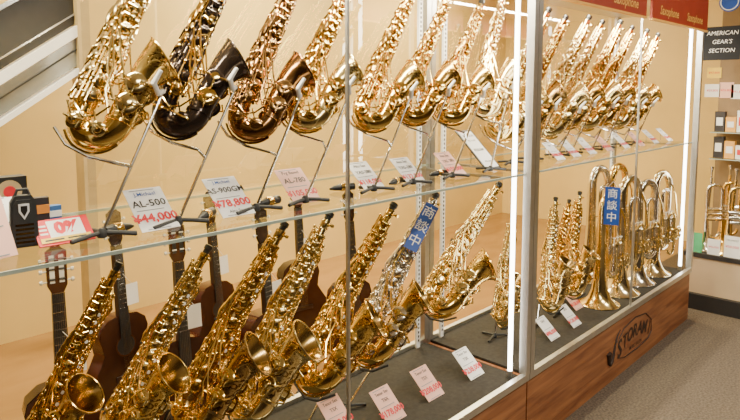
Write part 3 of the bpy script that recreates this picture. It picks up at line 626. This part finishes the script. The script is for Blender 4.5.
# ---------------------------------------------------------------- staircase far behind at upper left
ye = 2.6
a = P(0,78,ye); b = P(74,32,ye); sl = (b.z-a.z)/(b.x-a.x); xr = b.x; xl = a.x-1.6
t = thing('staircase', 'stair flank with faintly glowing white sloping rails and grey glass panels at upper left', 'staircase', (xl, ye, 0))
def band(d0, d1, y0, y1, name, m, xa=None, xb=None):
    xa = xl if xa is None else xa; xb = xr if xb is None else xb
    f = lambda x, d: b.z-(xr-x)*sl+d
    MB().prism([(xa-xl, f(xa,d0)),(xb-xl, f(xb,d0)),(xb-xl, f(xb,d1)),(xa-xl, f(xa,d1))], y0, y1).build(name, m, t, False)
band(-.03,.035,-.05,.05,'stringer','glowbeam'); band(.045,.36,-.01,.01,'side_panel','greypanel'); band(-.20,-.04,-.02,.02,'side_panel','grey'); band(-.25,-.215,-.05,.05,'stringer','glowbeam'); band(.36,.39,-.04,.04,'handrail','chrome'); band(-.11,-.10,-.03,.03,'handrail','plug'); band(.10,.112,-.03,.03,'handrail','chrome')
MB().box((xr-xl,-.06,0),(xr-xl+.07,.06,2.6)).build('end_post','cream2',t,False)
# ---------------------------------------------------------------- red signs over the farther case
def redsign(x0, x1, s, label):
    t = thing('header_sign', label, 'sign', (x0, -.03, 1.93)); w = x1-x0
    MB().box((0,-.006,0),(w,.006,.20)).build('panel','redpanel',t,False)
    MB().box((0,-.010,-.006),(w,.010,.004)).build('gold_trim','goldink',t,False)
    for k in range(2):
        e = text(s, .068, 'goldink', t, (w*(.27+.46*k),-.0075,.055), shear=.2, bold=.015); e.rotation_euler = (R(90),0,0)
redsign(X1+.08, 3.38, 'Saxophone', 'red header sign with gold lettering, left one over the farther case')
redsign(3.46, X2-.02, 'Saxophone', 'red header sign with gold lettering, right one over the farther case')
# ---------------------------------------------------------------- display unit at the right end
xf = 4.72; CT = .40
t = thing('display_counter', 'dark-topped low counter with pale front standing past the far end of the case', 'counter', (xf, 0, 0))
MB().box((.0,-1.6,CT-.03),(.66,.12,CT)).build('top','darktable',t,False); MB().box((.01,-1.6,.11),(.6,.10,CT-.03)).build('front_panel','tanpanel',t,False)
MB().box((-.03,-1.6,0),(.6,.12,.11)).build('kick_step','darktable',t,False); MB().box((.66,-1.6,CT-.03),(.70,.12,2.3)).build('back_panel','backp',t,False)
MB().box((0,-1.6,2.3),(.70,.12,2.34)).build('canopy','alu',t,False)
for z, lab in ((1.24,'small glass shelf above the counter at the far right, upper one'),(1.04,'small glass shelf above the counter at the far right, lower one')):
    t = thing('glass_shelf', lab, 'shelf', (xf+.42, 0, z))
    MB().box((0,-1.5,-.008),(.238,.10,0)).build('pane','shelfglass',t,False); MB().box((-.004,-1.5,-.008),(0,.10,0)).build('front_edge','edge',t,False)
k = 0
for z, zn in ((1.24,'upper'),(1.04,'lower')):
    for i, (cm, cn) in enumerate([('darkbox','dark'),('goldink','orange'),('white','white'),('red','red'),('bluebox','blue'),('green','green')]):
        y = .06-.075*i; h = [.15,.11,.16,.13,.10][(i+k) % 5]
        t = thing('accessory_box', cn+' accessory carton on the '+zn+' small shelf above the far right counter', 'box', (xf+.52, y, z+.0005), 0, 'cartons above the counter')
        MB().box((-.03,-.034,0),(.03,.034,h)).build('carton', cm, t, False); MB().box((-.0312,-.022,h*.3),(-.030,.022,h*.7)).build('front_label', 'white' if cm != 'white' else 'red', t, False)
    k += 2
TP = None
for i, (dx, y, rz, col, lab) in enumerate([(.12,.02,-50,'silver','silver trumpet standing bell down on the counter next to the case end'),(.10,-.13,-70,None,'pale gold trumpet standing bell down, front middle of the counter trumpets'),(.12,-.30,-60,'gold','gold trumpet standing bell down in front on the counter at the picture edge'),(.34,-.03,-80,'gold','gold trumpet standing bell down at the back left of the counter'),(.34,-.21,-70,'silver','silver trumpet standing bell down at the back right of the counter')]):
    if TP is None: TP = make_trumpet(); o = TP
    else: o = dup(TP)
    o.location = (xf+dx, y, CT+.0005); o.rotation_euler = (0,0,R(rz)); o.scale = (1.15,)*3; tag(o, lab, 'trumpet', 'trumpets standing on the counter')
    recolor(o, lambda n: (col or 'gold2') if n in ('bell','main_tube','lead_pipe') else None)
def xcard(u, v, x, w, h, lines, label, name='price_card', paper='white', z=None, grp=None):
    p = PX(u, v, x); t = thing(name, label, 'sign' if name != 'price_card' else 'price card', (0,0,0), 0, grp)
    if z is not None: p.z = z
    t.matrix_world = Matrix(((0,0,-1,p.x),(-1,0,0,p.y),(0,1,0,p.z),(0,0,0,1)))
    MB().box((-w/2,0,-.004),(w/2,h,0)).build('card', paper, t, False)
    for s, fx, fy, size, m in lines: text(s, size, m, t, (fx*w, fy*h, .0012), shear=.15 if paper == 'navy' else 0)
    return t
xcard(721,60,xf+.10,.23,.23,[('AMERICAN',0,.80,.040,'white'),("GEAR'S",0,.54,.040,'white'),('SECTION',0,.28,.040,'white')],'near-black sign with white slanted lettering above the counter at far right','section_sign','navy')
for i, (u, v, w, h, pp, lab) in enumerate([(712,97,.11,.10,'white','white price card on the counter back panel, left one'),(726,98,.10,.12,'pink','salmon price card on the counter back panel, middle one'),(738,99,.10,.11,'white','white price card on the counter back panel, at picture edge'),(714,78,.10,.08,'yellow','yellow price card on the counter back panel, upper left one')]):
    xcard(u,v,xf+.656,w,h,[('¥%d,800' % (29+6*i),0,.5,.024,'red')],lab,grp='cards on the counter back panel',paper=pp)
xcard(733,232,xf+.02,.10,.15,[('TRUMPET',0,.8,.018,'blackink'),('¥58,000',0,.5,.025,'red')],'white price card standing on the counter before the right trumpet',z=CT+.0015)
xcard(714,240,xf+.02,.08,.11,[('¥46,000',0,.5,.020,'red')],'small white price card standing on the counter between the front trumpets',z=CT+.0015)
xcard(698,240,xf+.02,.055,.14,[],'small green tag standing on the counter by the silver trumpet','counter_tag','green',z=CT+.0015)
p = PX(730,2,xf+.10)
t = thing('round_emblem_sign', 'small round blue badge with white ring at the top right corner', 'sign', p)
MB().lathe([(.065,0),(.065,.008)], (0,0,0), (-1,0,0), 32).build('disc','banner',t); MB().sweep([(-.009,math.cos(w)*.054,math.sin(w)*.054) for w in [2*math.pi*i/32 for i in range(32)]], .0035, 6, closed=True).build('ring','white',t)
MB().box((-.004,-.004,.06),(.004,.004,2.3-p.z)).build('hanger','alu',t,False)
# ---------------------------------------------------------------- light
def area(name, loc, size, sizey, power, col, rot=(0,0,0)):
    l = bpy.data.lights.new(name, 'AREA'); l.shape = 'RECTANGLE'; l.size = size; l.size_y = sizey; l.energy = power; l.color = col
    o = bpy.data.objects.new(name, l); COL.objects.link(o); o.location = loc; o.rotation_euler = rot; return o
WARM = (1.0, .87, .52)
area('case_light', ((X0+X1)/2, .22, TOP-.01), 1.9, .05, 72, (1,.90,.63)); area('case_light', ((X1+X2)/2, .22, TOP-.01), 1.9, .05, 74, (1,.92,.69))
area('shop_light', (0.4,-1.9,2.85), 1.0, .2, 58, (1,.93,.78)); area('shop_light', (2.4,-1.9,2.85), 1.0, .2, 56, (1,.93,.78)); area('shop_light', (3.9,-1.5,2.85), .8, .2, 44, (1,.94,.82))
for x, e in ((0.6,70), (2.8,116), (4.8,110)): area('rear_light', (x, 2.05, 2.85), 1.0, .5, e, WARM)
w = bpy.data.worlds.new('world'); bpy.context.scene.world = w; w.use_nodes = True
w.node_tree.nodes['Background'].inputs['Color'].default_value = (1.0,.85,.65,1); w.node_tree.nodes['Background'].inputs['Strength'].default_value = 0.1
